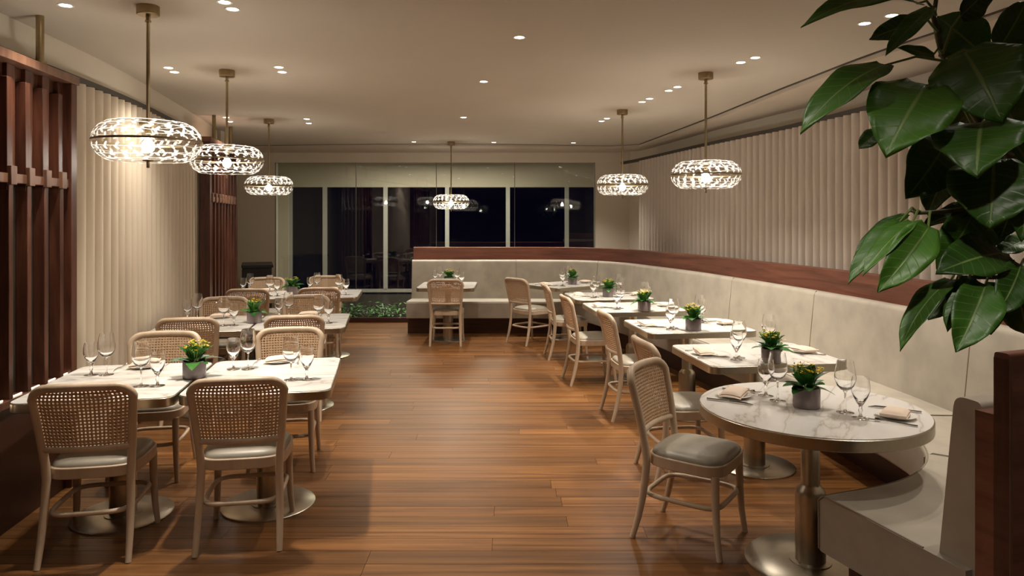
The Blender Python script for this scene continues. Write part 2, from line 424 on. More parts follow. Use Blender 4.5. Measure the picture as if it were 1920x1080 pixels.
# ------------------------------------------------------------------ curtains
def curtain(name, pts, z0, z1, lam, amp, mat, flip, seed, sharp=.8):
    rnd = random.Random(seed); fr = frame(pts, flip); tot = fr[-1][4]
    n = int(tot/lam)*14; cols = []
    j = 0; ph = [rnd.uniform(-.9, .9) for _ in range(400)]
    for i in range(n+1):
        s = tot*i/n
        while j < len(fr)-2 and fr[j+1][4] < s: j += 1
        a, b = fr[j], fr[j+1]; t = (s-a[4])/(b[4]-a[4])
        cols.append([a[k]+(b[k]-a[k])*t for k in range(4)]+[s])
    zs = [z0+(z1-z0)*k/9 for k in range(10)]
    vs = []; fs = []
    for c in cols:
        for k, z in enumerate(zs):
            q = (z1-z)/(z1-z0)
            u = c[4]/lam*2*math.pi + .5*q*math.sin(c[4]*3.1+seed)
            m = ph[int(c[4]/lam) % 400]
            d = 2*amp*(abs(math.sin(u/2+.12*math.sin(u)))**sharp-.6) * (1+.22*q*m)
            vs.append((c[0]+c[2]*d, c[1]+c[3]*d, z))
    L = len(zs)
    for i in range(n):
        for k in range(L-1): fs.append((i*L+k, (i+1)*L+k, (i+1)*L+k+1, i*L+k+1))
    o = MB().add(vs, fs).build(name, mat, None, 180)
    return o
# left: full height, in front of the left wall
WLf = [p for p in WL if 1.0 < p.y < 7.75]
CLp = [Vector((p[0]+p[2]*.062, p[1]+p[3]*.062)) for p in frame(WLf)]
tag(curtain('curtain', CLp, .02, 2.545, .125, .032, M['curtain_l'], 1, 3, .9), 'cream floor-length pleated sheer curtain along the left wall', 'curtain')
o = MB().sweep(frame(CLp), [(-.03, 2.545), (.03, 2.545), (.03, 2.58), (-.03, 2.58)]).build('curtain_track', M['slot'])
tag(o, 'dark ceiling-level track above the cream curtain on the left', 'curtain track')
CRp = [p for p in CR if p.y < 11.0]
tag(curtain('curtain', CRp, .02, 2.535, .118, .047, M['curtain_r'], 1, 9, .75), 'greige pleated curtain above the banquette along the curved right wall', 'curtain')
o = MB().sweep(frame(CR), [(-.03, 2.535), (.03, 2.535), (.03, 2.575), (-.03, 2.575)]).build('curtain_track', M['slot'])
tag(o, 'dark curved track above the greige curtain on the right', 'curtain track')

# ------------------------------------------------------------------ wooden screens on the left
def screen(label, p0, p1, group):
    """p0 near end, p1 far end of the room-side face line; local x along the wall, local -y into the room"""
    a = Vector(p0); b = Vector(p1); L = (b-a).length; ang = math.atan2(b.y-a.y, b.x-a.x)
    t = thing('wood_screen', (a.x, a.y, 0), ang); tag(t, label, 'screen', group)
    # local x runs away from the camera, local +y points to the wall (left), -y to the room
    D = .105
    def part(name, mat, *bx, bev=.003):
        return bevel(MB().box(*bx).build(name, mat, t), bev)
    part('stile', M['walnut'], 0, .07, 0, D, 0, 2.48); part('stile', M['walnut'], L-.07, L, 0, D, 0, 2.48)
    part('top_rail', M['walnut_end'], -.01, L+.01, -.012, D, 2.48, 2.53)
    part('middle_rail', M['walnut_end'], .07, L-.07, .012, D-.03, 1.84, 1.89)
    part('ledge', M['walnut'], .07, L-.07, .0, D, .66, .70)
    part('upper_panel', M['walnut'], .07, L-.07, D-.03, D-.01, 1.86, 2.48)
    part('lower_panel', M['black_panel'], .07, L-.07, D-.03, D-.01, .70, 1.86)
    part('base_panel', M['dark_wood'], .07, L-.07, .035, D, 0, .66)
    n = int((L-.14)/.17)
    for k in range(n):
        x = .07+(k+.5)*(L-.14)/n
        part('upper_fin', M['walnut'], x-.022, x+.022, .02, D-.03, 1.80, 2.40)
        part('upper_board', M['walnut'], x+.03, x+.03+.075, .05, D-.02, 1.88, 2.48)
        part('fin_end', M['walnut_end'], x-.028, x+.028, -.004, .02, 1.83, 1.93)
        part('lower_fin', M['walnut'], x-.02, x+.02, .012, D-.03, .70, 1.85)
        part('lower_slat', M['walnut_end'] if k % 2 else M['brass'], x+.05, x+.075, .05, D-.03, .70, 1.84, bev=.002)
        part('light_strip', M['led'], x+.03, x+.12, .022, .028, .701, .706, bev=.001)
    return t
screen('tall walnut slatted screen beside the front-row tables at left edge', (-2.49, 2.55), (-2.71, 4.42), 'walnut screens')
screen('farther walnut slatted screen beyond the cream curtain, behind the rear row', (-3.235, 7.6), (-3.56, 9.2), 'walnut screens')
for x, y, lab in ((-2.655, 4.02, 'thick brass rod from the ceiling to the near walnut screen'),
                  (-3.29, 7.88, 'brass rod from the ceiling to the near end of the far walnut screen'),
                  (-3.50, 8.88, 'brass rod from the ceiling to the far end of the far walnut screen')):
    t = thing('support_rod', (x-.02, y, 2.53))
    MB().lathe([(0, 0), (.021, 0), (.021, CEIL-2.53), (0, CEIL-2.53)], 20).build('rod', M['brass'], t)
    MB().lathe([(0, 0), (.034, 0), (.034, .008), (0, .008)], 20).build('foot_flange', M['brass'], t)
    tag(t, lab, 'rod', 'screen support rods')

# ------------------------------------------------------------------ banquette
def arc(cx, cy, r, a0, a1, n=18): return [Vector((cx+r*math.cos(R(a0+(a1-a0)*k/n)), cy+r*math.sin(R(a0+(a1-a0)*k/n)))) for k in range(n+1)]
BP = catmull([(-1.5, 10.8), (-.6, 10.8), (.5, 10.78), (1.15, 10.6), (1.66, 10.05), (1.98, 9.2), (2.29, 8.2), (2.64, 6.63), (2.78, 5.83), (2.89, 4.97), (2.95, 4.2)], .09)
BP += arc(1.24, 4.01, 1.71, 0, -70, 22)
BP += [Vector((1.57, 2.31))]
BPf = frame(BP)       # n = right of travel = towards the seats
def nearest(x, y): return min(range(len(BPf)), key=lambda i: (BPf[i][0]-x)**2+(BPf[i][1]-y)**2)
bq = thing('banquette', (0, 0, 0)); tag(bq, 'long taupe leather banquette with walnut rail curving along back and right walls', 'banquette')
cuts = [0, nearest(.04, 10.8), nearest(1.35, 10.45), nearest(2.45, 7.5), nearest(2.75, 6.05), nearest(2.95, 4.3), nearest(2.75, 3.2), len(BPf)-1]
def sub(i0, i1, gap=.003):
    seg = [list(p) for p in BPf[i0:i1+1]]
    for e, q in ((0, 1), (-1, -2)):
        dx, dy = seg[q][0]-seg[e][0], seg[q][1]-seg[e][1]; l = math.hypot(dx, dy)
        seg[e][0] += dx/l*gap; seg[e][1] += dy/l*gap
    return seg
def rounded(poly, rad, seg=4):
    out = []; n = len(poly)
    for i in range(n):
        p = Vector(poly[i]); a = Vector(poly[i-1]); b = Vector(poly[(i+1) % n]); r = rad[i]
        if r <= 0: out.append(tuple(p)); continue
        u = (a-p).normalized(); v = (b-p).normalized()
        for k in range(seg+1):
            t = k/seg; q = (p+u*r)*(1-t)**2 + p*2*t*(1-t) + (p+v*r)*t*t; out.append(tuple(q))
    return out
seatp = rounded([(.10, .235), (.76, .235), (.765, .475), (.10, .455)], [0, .015, .035, 0])
backp = rounded([(.067, .40), (.225, .44), (.165, 1.035), (.067, 1.03)], [0, .0, .04, .02])
for i in range(len(cuts)-1):
    sg = sub(cuts[i], cuts[i+1], .002)
    MB().sweep(sg, seatp).build('seat_cushion', M['leather'], bq, 50)
    if i == len(cuts)-2: sg = sub(cuts[i], cuts[i+1], .002); sg[-1][0] += .03; sg[-1][1] += .012
    MB().sweep(sg, backp).build('back_cushion', M['leather'], bq, 50)
    e = BPf[cuts[i+1]]
    if i < len(cuts)-2:
        pt = lambda o, z: (e[0]+e[2]*o, e[1]+e[3]*o, z)
        MB().tube([pt(.224, .47), pt(.210, .6), pt(.190, .8), pt(.168, 1.0), pt(.150, 1.036)], .0035, 6).build('seam_piping', M['piping'], bq)
        MB().tube([pt(.22, .462), pt(.5, .472), pt(.73, .479), pt(.766, .455), pt(.764, .3), pt(.762, .24)], .0035, 6).build('seam_piping', M['piping'], bq)
# edge piping along the seat front and at the open end
MB().tube([(p[0]+p[2]*.752, p[1]+p[3]*.752, .470) for p in BPf], .0035, 6).build('edge_piping', M['piping'], bq)
e = BPf[-1]; pt = lambda o, z: (e[0]+e[2]*o, e[1]+e[3]*o, z)
MB().tube([pt(.26, .466), pt(.5, .474), pt(.735, .476), pt(.763, .45), pt(.761, .245)], .004, 6).build('edge_piping', M['piping'], bq)
MB().sweep(BPf, [(.067, .0), (.60, .0), (.60, .234), (.067, .234)]).build('plinth', M['dark_wood'], bq)
MB().sweep(BPf, [(.0, .0), (.065, .0), (.065, 1.012), (.0, 1.012)]).build('backing_board', M['walnut_rail'], bq)
MB().sweep(BPf, rounded([(-.05, 0), (0, 0), (0, 1.218), (-.05, 1.218)], [0, 0, .012, .012])).build('walnut_rail', M['walnut_rail'], bq)
e = BPf[-1]; tx, ty = e[3], -e[2]
MB().sweep([(e[0]-.002*0, e[1], e[2], e[3], 0), (e[0]-e[3]*-.012, e[1]+e[2]*-.012, e[2], e[3], .012)], [(-.052, 0), (.002, 0), (.002, 1.20), (-.052, 1.20)]).build('end_cap', M['walnut_end'], bq)

# ------------------------------------------------------------------ chairs
def make_chair():
    t = thing('dining_chair', (0, 0, 0))
    # seat frame: rounded trapezoid, wider at front (+y)
    def seat_outline(k, n=48):
        out = []
        for i in range(n):
            a = 2*math.pi*i/n; c, s = math.cos(a), math.sin(a); e = 2/4.2
            x = math.copysign(abs(c)**e, c)*.215*k; y = math.copysign(abs(s)**e, s)*.205*k
            out.append((x*(1+.22*y), y+.01))
        return out
    o1 = seat_outline(1.0); o2 = seat_outline(.9)
    b = MB(); n = len(o1)
    vs = [(x, y, .392) for x, y in o1]+[(x, y, .448) for x, y in o1]+[(x, y, .448) for x, y in o2]+[(x, y, .392) for x, y in o2]
    fs = []
    for i in range(n):
        j = (i+1) % n
        for r in range(4): q = (r+1) % 4; fs.append((r*n+i, r*n+j, q*n+j, q*n+i))
    bevel(b.add(vs, fs).build('seat_frame', M['beech'], t), .005)
    vs = []; fs = []; rings = [(.955, .440), (.95, .456), (.90, .470), (.75, .481), (.5, .487), (.2, .489)]
    for k, z in rings: vs += [(x, y, z) for x, y in seat_outline(k)]
    for r in range(len(rings)-1):
        for i in range(n): j = (i+1) % n; fs.append((r*n+i, r*n+j, (r+1)*n+j, (r+1)*n+i))
    fs.append(tuple((len(rings)-1)*n+i for i in range(n))); fs.append(tuple(range(n))[::-1])
    MB().add(vs, fs).build('seat_cushion', M['cushion'], t, 60)
    # front legs, tapered, slightly splayed
    for sx in (-1, 1):
        pts = [(sx*.186, .172, .40), (sx*.188, .176, .25), (sx*.193, .184, .12), (sx*.203, .200, .0)]
        MB().tube(pts, [.021, .019, .0165, .014], 12).build('front_leg', M['beech'], t)
    # back hoop profile: y(z) lean and half width(z)
    def ly(z):
        if z < .42: return -.185-.075*((.42-z)/.42)**1.8
        return -.185-.085*((z-.42)/.44)**1.35
    def hw(z):
        if z < .42: return .186+.012*((.42-z)/.42)
        return .186+.036*((z-.42)/.43)
    def bow(x, z):                         # plan bow of the back
        a = min(1, max(0, (z-.46)/.1)); h = hw(z)
        return -.032*a*(1-(x/h)**2)
    ZT = .855; rc = .075
    for sx in (-1, 1):
        zs = [0, .05, .12, .2, .3, .4, .47, .55]
        MB().tube([(sx*hw(z), ly(z), z) for z in zs], [.0145, .0155, .017, .0185, .0195, .02, .02, .0195], 12).build('rear_leg', M['beech'], t)
    hoop = []
    zs = [.54, .6, .68, .74, ZT-rc]
    for z in zs: hoop.append((-hw(z), z))
    for k in range(1, 7):
        a = R(180-90*k/6); hoop.append((-hw(ZT)+rc+rc*math.cos(a), ZT-rc+rc*math.sin(a)))
    for k in range(1, 8): hoop.append((-hw(ZT)+rc+(2*hw(ZT)-2*rc)*k/8, ZT+.004*math.sin(math.pi*k/8)))
    hoop += [(-x, z) for x, z in hoop[:len(zs)+6][::-1]]
    MB().tube([(x, ly(z)+bow(x, z), z) for x, z in hoop], .0205, 12).build('back_hoop', M['beech'], t)
    ZB = .548
    MB().tube([(x, ly(ZB)+bow(x, ZB+.05), ZB) for x in [(-.19+.38*k/12) for k in range(13)]], .016, 10).build('back_rail', M['beech'], t)
    # woven cane: sheet of cells with octagonal holes
    z0, z1 = ZB+.008, ZT-.012; nx, nz = 22, 17
    def P(u, v):
        z = z0+(z1-z0)*v; h = hw(z)-.012
        cor = max(0, (z-(ZT-rc))/rc)
        h -= rc*(1-math.sqrt(max(0, 1-min(1, cor)**2)))*.9
        x = h*(2*u-1); return (x, ly(z)+bow(x, z), z)
    vs = []; fs = []; idx = {}
    for i in range(nx+1):
        for k in range(nz+1): idx[i, k] = len(vs); vs.append(P(i/nx, k/nz))
    for i in range(nx):
        for k in range(nz):
            o = len(vs)
            for q in range(8):
                a = R(45*q+22.5+180); r_ = .285
                vs.append(P((i+.5+r_*math.cos(a))/nx, (k+.5+r_*math.sin(a))/nz))
            A, B, Cc, D = idx[i, k], idx[i+1, k], idx[i+1, k+1], idx[i, k+1]
            # octagon order starting lower-left (angle 202.5)
            fs += [(A, o+0, o+7), (A, o+1, o+0) if False else (A, o+1, o+0), (A, B, o+2, o+1), (B, o+3, o+2), (B, Cc, o+4, o+3), (Cc, o+5, o+4), (Cc, D, o+6, o+5), (D, o+7, o+6), (D, A, o+7)]
    cn = MB().add(vs, fs).build('cane_panel', M['cane'], t, 180)
    sm = cn.modifiers.new('thickness', 'SOLIDIFY'); sm.thickness = .003; sm.offset = 0
    # stretcher ring joining the legs
    ring = []
    for i in range(40):
        a = 2*math.pi*i/40; c, s = math.cos(a), math.sin(a); e = 2/5.0
        ring.append((math.copysign(abs(c)**e, c)*.184*(1+.03*s), math.copysign(abs(s)**e, s)*.196-.014, .232))
    MB().tube(ring, .0125, 10, closed=True).build('stretcher', M['beech'], t)
    return t
chairs = [  # x, y, heading(deg), label
 (-2.085, 3.62, 101, 'cane-back chair seen from behind at front-row left table beside walnut screen'),
 (-1.395, 3.745, 100, 'cane-back chair seen from behind at front-row left table by the aisle'),
 (-2.33, 4.60, 280, 'cane-back chair facing camera across the front-row left table beside walnut screen'),
 (-1.53, 4.78, 280, 'cane-back chair facing camera across the front-row left table by the aisle'),
 (-2.60, 5.84, 100, 'cane-back chair seen from behind at middle-row left table by cream curtain'),
 (-1.80, 5.98, 100, 'cane-back chair seen from behind at middle-row left table by the aisle'),
 (-2.80, 6.76, 280, 'cane-back chair facing camera across the middle-row left table by cream curtain'),
 (-2.04, 6.93, 280, 'cane-back chair facing camera across the middle-row left table by the aisle'),
 (-2.98, 8.135, 99, 'cane-back chair seen from behind at rear-row left table by far walnut screen'),
 (-2.22, 8.265, 99, 'cane-back chair seen from behind at rear-row left table by the aisle'),
 (-3.20, 9.12, 279, 'cane-back chair facing camera across the rear-row left table by far walnut screen'),
 (-2.48, 9.36, 279, 'cane-back chair facing camera across the rear-row left table by the aisle'),
 (.95, 3.69, -35, 'cane-back chair at the round table, turned toward the camera'),
 (1.12, 4.63, 8, 'cane-back chair partly hidden behind the round table chair'),
 (1.05, 5.98, 7, 'cane-back chair at second square banquette table behind the round table'),
 (.81, 7.21, 8, 'cane-back chair at third square banquette table behind the round table'),
 (.67, 8.47, 5, 'cane-back chair at fourth square banquette table behind the round table'),
 (.255, 9.465, 40, 'cane-back chair angled toward the corner table at the banquette bend'),
 (-.86, 9.40, 90, 'lone cane-back chair at the table on back wall banquette'),
]
ch0 = make_chair()
for i, (x, y, hd, lab) in enumerate(chairs):
    o = ch0 if i == 0 else copy_tree(ch0)
    o.location = (x, y, 0); o.rotation_euler = (0, 0, R(hd-90))
    tag(o, lab, 'chair', 'cane dining chairs')

# ------------------------------------------------------------------ tables
def table_base(t, rb):
    MB().lathe([(0, 0), (rb, 0), (rb, .008), (rb-.006, .012), (.09, .013), (0, .013)], 48).build('base_plate', M['champagne'], t)
    MB().lathe([(0, .012), (.095, .012), (.095, .017), (.069, .019), (.069, .335), (.064, .355), (.046, .375), (.043, .385), (.043, .705), (0, .705)], 36).build('column', M['champagne'], t)
def square_table():
    t = thing('dining_table', (0, 0, 0)); table_base(t, .26)
    ol = rrect(.38, .455, .065)
    bevel(MB().prism(ol, .700, .7465).build('metal_rim', M['champagne'], t), .003)
    MB().prism(rrect(.376, .451, .062), .7465, .750).build('marble_top', M['marble'], t)
    return t
def round_table():
    t = thing('dining_table', (0, 0, 0)); table_base(t, .30); r = .515
    MB().lathe([(0, .695), (r-.003, .695), (r, .698), (r, .744), (r-.003, .7465), (0, .7465)], 72).build('metal_rim', M['champagne'], t)
    MB().lathe([(0, .7465), (r-.005, .7465), (r-.005, .750), (0, .750)], 72).build('marble_top', M['marble'], t)
    return t
# local y = person axis ; rz rotates it
tables = {
 'L11': (-2.165, 3.95, 10, 'front-row left table beside walnut screen'),
 'L12': (-1.405, 4.10, 10, 'front-row left table by the aisle'),
 'L21': (-2.595, 6.10, 10, 'middle-row left table by cream curtain'),
 'L22': (-1.835, 6.24, 10, 'middle-row left table by the aisle'),
 'L31': (-2.985, 8.40, 8, 'rear-row left table by far walnut screen'),
 'L32': (-2.215, 8.53, 8, 'rear-row left table by the aisle'),
 'R0': (1.43, 3.40, -121, 'round table'),
 'R1': (1.62, 4.74, -83.5, 'first square table behind the round table'),
 'R2': (1.48, 6.0, -83, 'second square table behind the round table'),
 'R3': (1.235, 7.26, -84, 'third square table behind the round table'),
 'R4': (1.12, 8.29, -84, 'fourth square table behind the round table'),
 'R5': (.74, 9.75, -55, 'corner table at the banquette bend'),
 'R6': (-.87, 9.66, 0, 'lone table on the back wall banquette'),
}
sq0 = square_table(); used = False
for k, (x, y, rz, lab) in tables.items():
    if k == 'R0':
        o = round_table(); tag(o, 'round veined marble pedestal table at the near right', 'table', 'marble dining tables')
    else:
        o = copy_tree(sq0) if used else sq0; used = True
        tag(o, 'square-cornered white marble pedestal table, the ' + lab, 'table', 'marble dining tables')
    o.location = (x, y, 0); o.rotation_euler = (0, 0, R(rz))

# ------------------------------------------------------------------ tableware
def wine_glass():
    t = thing('wine_glass', (0, 0, 0))
    MB().lathe([(0, .1), (.010, .1000), (.022, .108), (.036, .124), (.0455, .150), (.0470, .168), (.044, .195), (.0385, .225), (.0355, .240), (.0347, .240), (.0372, .225), (.0427, .195), (.0455, .168), (.0435, .150), (.033, .127), (.018, .114), (0, .110)], 32).build('bowl', M['crystal'], t, 50)
    MB().lathe([(.0, .1005), (.010, .1000), (.0048, .090), (.0036, .06), (.0042, .02), (.008, .007), (.0, .007)], 12).build('stem', M['crystal'], t, 180)
    MB().lathe([(.0, .0075), (.012, .0060), (.037, .0025), (.0385, .001), (.037, 0), (0, 0)], 28).build('foot', M['crystal'], t, 60)
    return t
def goblet():
    t = thing('water_goblet', (0, 0, 0))
    MB().lathe([(0, .055), (.007, .055), (.018, .072), (.031, .098), (.0395, .122), (.0405, .140), (.038, .165), (.0345, .186), (.0335, .186), (.0367, .165), (.0390, .140), (.0375, .122), (.028, .101), (.014, .080), (0, .074)], 32).build('bowl', M['crystal'], t, 50)
    MB().lathe([(.0, .056), (.007, .055), (.0065, .046), (.010, .036), (.0055, .024), (.009, .008), (0, .008)], 12).build('stem', M['crystal'], t, 180)
    MB().lathe([(.0, .0085), (.014, .006), (.036, .0025), (.0375, .001), (.036, 0), (0, 0)], 28).build('foot', M['crystal'], t, 60)
    return t
def plate():
    return MB().lathe([(0, .003), (.05, .003), (.058, .006), (.084, .013), (.086, .0145), (.083, .0150), (.057, .009), (.048, .006), (0, .006)], 36).build('side_plate', M['porcelain'])
def napkin():
    t = thing('napkin', (0, 0, 0)); 
    for q, (nm, hx, hy, z0, th) in enumerate((('lower_fold', .086, .056, .0, .009), ('upper_fold', .080, .052, .0085, .011))):
        vs = []; fs = []; nx, ny = 14, 9
        for side in (0, 1):
            for i in range(nx+1):
                for k in range(ny+1):
                    u = -1+2*i/nx; v = -1+2*k/ny
                    edge = (1-abs(v)**6)*(1-abs(u)**10)
                    x = u*hx+.006*q; y = v*hy
                    base = z0+.004*math.sin(1.7*u+q)+.003*math.cos(2.2*v)+.003
                    z = base + (th*edge if side else 0)
                    vs.append((x, y, z))
        K = (nx+1)*(ny+1)
        for i in range(nx):
            for k in range(ny):
                a = i*(ny+1)+k; fs += [(a, a+1, a+ny+2, a+ny+1), (K+a, K+a+ny+1, K+a+ny+2, K+a+1)]
        for i in range(nx):
            a = i*(ny+1); fs.append((a, a+ny+1, K+a+ny+1, K+a)); a += ny; fs.append((a, K+a, K+a+ny+1, a+ny+1))
        for k in range(ny):
            fs.append((k, K+k, K+k+1, k+1)); a = nx*(ny+1)+k; fs.append((a, a+1, K+a+1, K+a))
        MB().add(vs, fs).build(nm, M['napkin'], t, 60)
    # rolled end
    MB().tube([(.086, -.053, .011), (.088, 0, .012), (.086, .053, .011)], .0085, 10).build('rolled_edge', M['napkin'], t)
    return t
def fork():
    b = MB(); b.tube([(0, -.10, .004), (0, -.05, .006), (0, .02, .010), (0, .045, .009)], [.0055, .0045, .003, .005], 8, flat=.4)
    b.tube([(0, .043, .009), (0, .055, .0075), (0, .066, .008)], [.006, .011, .011], 8, flat=.25)
    for x in (-.0085, -.003, .003, .0085): b.tube([(x, .064, .008), (x, .085, .008), (x, .100, .013)], [.0016, .0015, .0009], 5)
    return b.build('fork', M['steel'])
def knife():
    b = MB(); b.tube([(0, -.11, .005), (0, -.06, .006), (0, .0, .005)], [.0065, .006, .0045], 8, flat=.55)
    b.tube([(0, 0, .005), (.001, .03, .005), (.001, .08, .004), (-.003, .112, .003)], [.006, .009, .0085, .002], 8, flat=.16)
    return b.build('knife', M['steel'])
proto = dict(wine=wine_glass(), goblet=goblet(), plate=plate(), napkin=napkin(), fork=fork(), knife=knife())
first = {k: True for k in proto}
info = dict(wine=('tall-stemmed wine glass', 'wine glass', 'wine glasses on the tables'), goblet=('short-stemmed water goblet', 'goblet', 'water goblets on the tables'),
            plate=('small white plate under a napkin', 'plate', 'side plates on the tables'), napkin=('folded blush napkin on a plate', 'napkin', 'folded napkins on the tables'),
            fork=('steel fork', 'fork', 'forks on the tables'), knife=('steel knife', 'knife', 'knives on the tables'))
def put(kind, key, side, u, v, z, rot=0):
    x, y, rz, lab = tables[key]; a = R(rz)
    if side < 0: u, v, rot = -u, -v, rot+180
    o = proto[kind] if first[kind] else copy_tree(proto[kind]); first[kind] = False
    o.location = (x+u*math.cos(a)-v*math.sin(a), y+u*math.sin(a)+v*math.cos(a), z); o.rotation_euler = (0, 0, a+R(rot))
    if key[0] == 'L': sd = 'far side' if side > 0 else 'near side'
    elif key == 'R6': sd = 'bench side' if side > 0 else 'chair side'
    else: sd = 'bench side' if side > 0 else 'chair side'
    L_, c_, g_ = info[kind]; tag(o, '%s, %s of %s' % (L_, sd, lab), c_, g_)
TZ = .7502
for key in tables:
    for side in (1, -1):
        if key == 'R0':
            put('wine', key, side, .03, .155, TZ); put('goblet', key, side, .10, .225, TZ)
        else:
            put('wine', key, side, -.145 if key[0] == 'L' else -.13, .165, TZ); put('goblet', key, side, -.23 if key[0] == 'L' else -.20, .175 if key[0] == 'L' else .215, TZ)
        pv = .345 if key != 'R0' else .36
        j = random.uniform(-8, 8)
        put('plate', key, side, 0, pv, TZ); put('napkin', key, side, 0, pv, TZ+.0140, 0+j)
        put('fork', key, side, .125, pv-.01, TZ, 180+j*.4); put('knife', key, side, -.13, pv-.01, TZ, 180-j*.3)

# ------------------------------------------------------------------ flower pots
def leaf_mesh(name, L, Wd, cup, bend, mat, n=8, m=6, shape=.75, serr=0):
    """leaf along +y from origin, face up +z; uv u across, v along"""
    vs = []; fs = []; uvs = []
    for i in range(n+1):
        v = i/n; wv = (math.sin(math.pi*v**shape))**.8 if 0 < v < 1 else .02
        for k in range(m+1):
            u = -1+2*k/m; ww = Wd/2*wv*(1+serr*(i % 2)*abs(u))
            vs.append((u*ww, L*v*math.cos(bend*v*.5), cup*ww*abs(u)**1.5 - L*bend*.5*v*v))
    for i in range(n):
        for k in range(m):
            a = i*(m+1)+k; fs.append((a, a+1, a+m+2, a+m+1))
            uvs.append([(k/m, i/n), ((k+1)/m, i/n), ((k+1)/m, (i+1)/n), (k/m, (i+1)/n)])
    me = MB().add(vs, fs, uvs).mesh(name, 180); me.materials.append(mat); return me
kl = [leaf_mesh('leaf', .085, .052, .35, .5, M['small_leaf'], serr=.12), leaf_mesh('leaf', .07, .045, .5, -.25, M['small_leaf'], serr=.1), leaf_mesh('leaf', .10, .06, .2, .8, M['small_leaf'], serr=.12)]
pot_me = MB().lathe([(0, 0), (.058, 0), (.0615, .003), (.0625, .01), (.0625, .094), (.061, .097), (.057, .096), (.056, .08), (0, .08)], 40).mesh('pot', 40); pot_me.materials.append(M['pot'])
soil_me = MB().lathe([(0, .084), (.056, .082), (.0565, .078), (0, .078)], 24).mesh('soil', 40); soil_me.materials.append(M['soil'])
def blossoms(seed):
    rnd = random.Random(seed); b = MB(); g = MB()
    for c in range(17):
        a = rnd.uniform(0, 6.28); r = .068*math.sqrt(rnd.random()); x, y = r*math.cos(a), r*math.sin(a); z = .195+rnd.uniform(-.02, .022)-r*.3
        g.tube([(x*.4, y*.4, .09), (x*.8, y*.8, .15), (x, y, z)], .0018, 5)
        for q in range(6):
            px, py, pz = x+rnd.uniform(-.015, .015), y+rnd.uniform(-.015, .015), z+rnd.uniform(-.004, .009)
            if rnd.random() < .28:
                g.lathe([(0, -.004), (.003, -.001), (.0025, .004), (0, .006)], 6, (px, py, pz)); continue
            for h in range(4):
                t = R(90*h+rnd.uniform(0, 40)); cx, sx = math.cos(t), math.sin(t)
                l = .0085; ww = .0035
                b.add([(px, py, pz), (px+l*.6*cx-ww*sx, py+l*.6*sx+ww*cx, pz+.003), (px+l*cx, py+l*sx, pz+.002), (px+l*.6*cx+ww*sx, py+l*.6*sx-ww*cx, pz+.003)], [(0, 1, 2, 3)])
    m1 = b.mesh('blossoms', 180); m1.materials.append(M['petal']); m2 = g.mesh('flower_stems', 60); m2.materials.append(M['bud'])
    return m1, m2
bl = [blossoms(s) for s in (1, 2, 3)]
def flower_pot(x, y, label, seed):
    rnd = random.Random(seed); t = thing('flower_pot', (x, y, TZ), rnd.uniform(0, 6)); tag(t, label, 'potted plant', 'yellow kalanchoe pots')
    link('pot', pot_me, t); link('soil', soil_me, t)
    for k in range(9):
        a = 2*math.pi*k/9+rnd.uniform(-.3, .3)
        link('leaf', kl[(k % 2)*2], t, (.018*math.sin(-a), .018*math.cos(a), .088), (R(rnd.uniform(8, 38)), R(rnd.uniform(-12, 12)), a), (rnd.uniform(1.0, 1.35),)*3)
    for k in range(14):
        a = 2*math.pi*k/14+rnd.uniform(-.3, .3)
        link('leaf', kl[k % 2], t, (.024*math.sin(-a), .024*math.cos(a), .10+rnd.uniform(0, .02)), (R(rnd.uniform(45, 78)), R(rnd.uniform(-15, 15)), a), (rnd.uniform(1.0, 1.35),)*3)
    m1, m2 = bl[seed % 3]
    o = link('blossoms', m1, t); o['kind'] = 'stuff'; o = link('flower_stems', m2, t); o['kind'] = 'stuff'
pots = [((-1.80, 4.02), 'yellow kalanchoe in mauve pot between the two front-row left tables'),
        ((-2.23, 6.14), 'yellow kalanchoe in mauve pot between the two middle-row left tables'),
        ((-2.62, 8.45), 'yellow kalanchoe in mauve pot between the two rear-row left tables')]
for i, ((x, y), lab) in enumerate(pots): flower_pot(x, y, lab, 11+i)
for i, (k, px, py) in enumerate((('R0', 1512, 763), ('R1', 1447, 682), ('R2', 1300, 619), ('R3', 1208, 583), ('R4', 1140, 556), ('R5', 1077, 539), ('R6', 847, 530))):
    x, y = at(px, py, .75)
    if k == 'R6': x, y = -.86, 9.75
    if k == 'R5': x, y = .83, 9.75
    flower_pot(x, y, 'yellow kalanchoe in mauve pot on the ' + tables[k][3], 21+i)

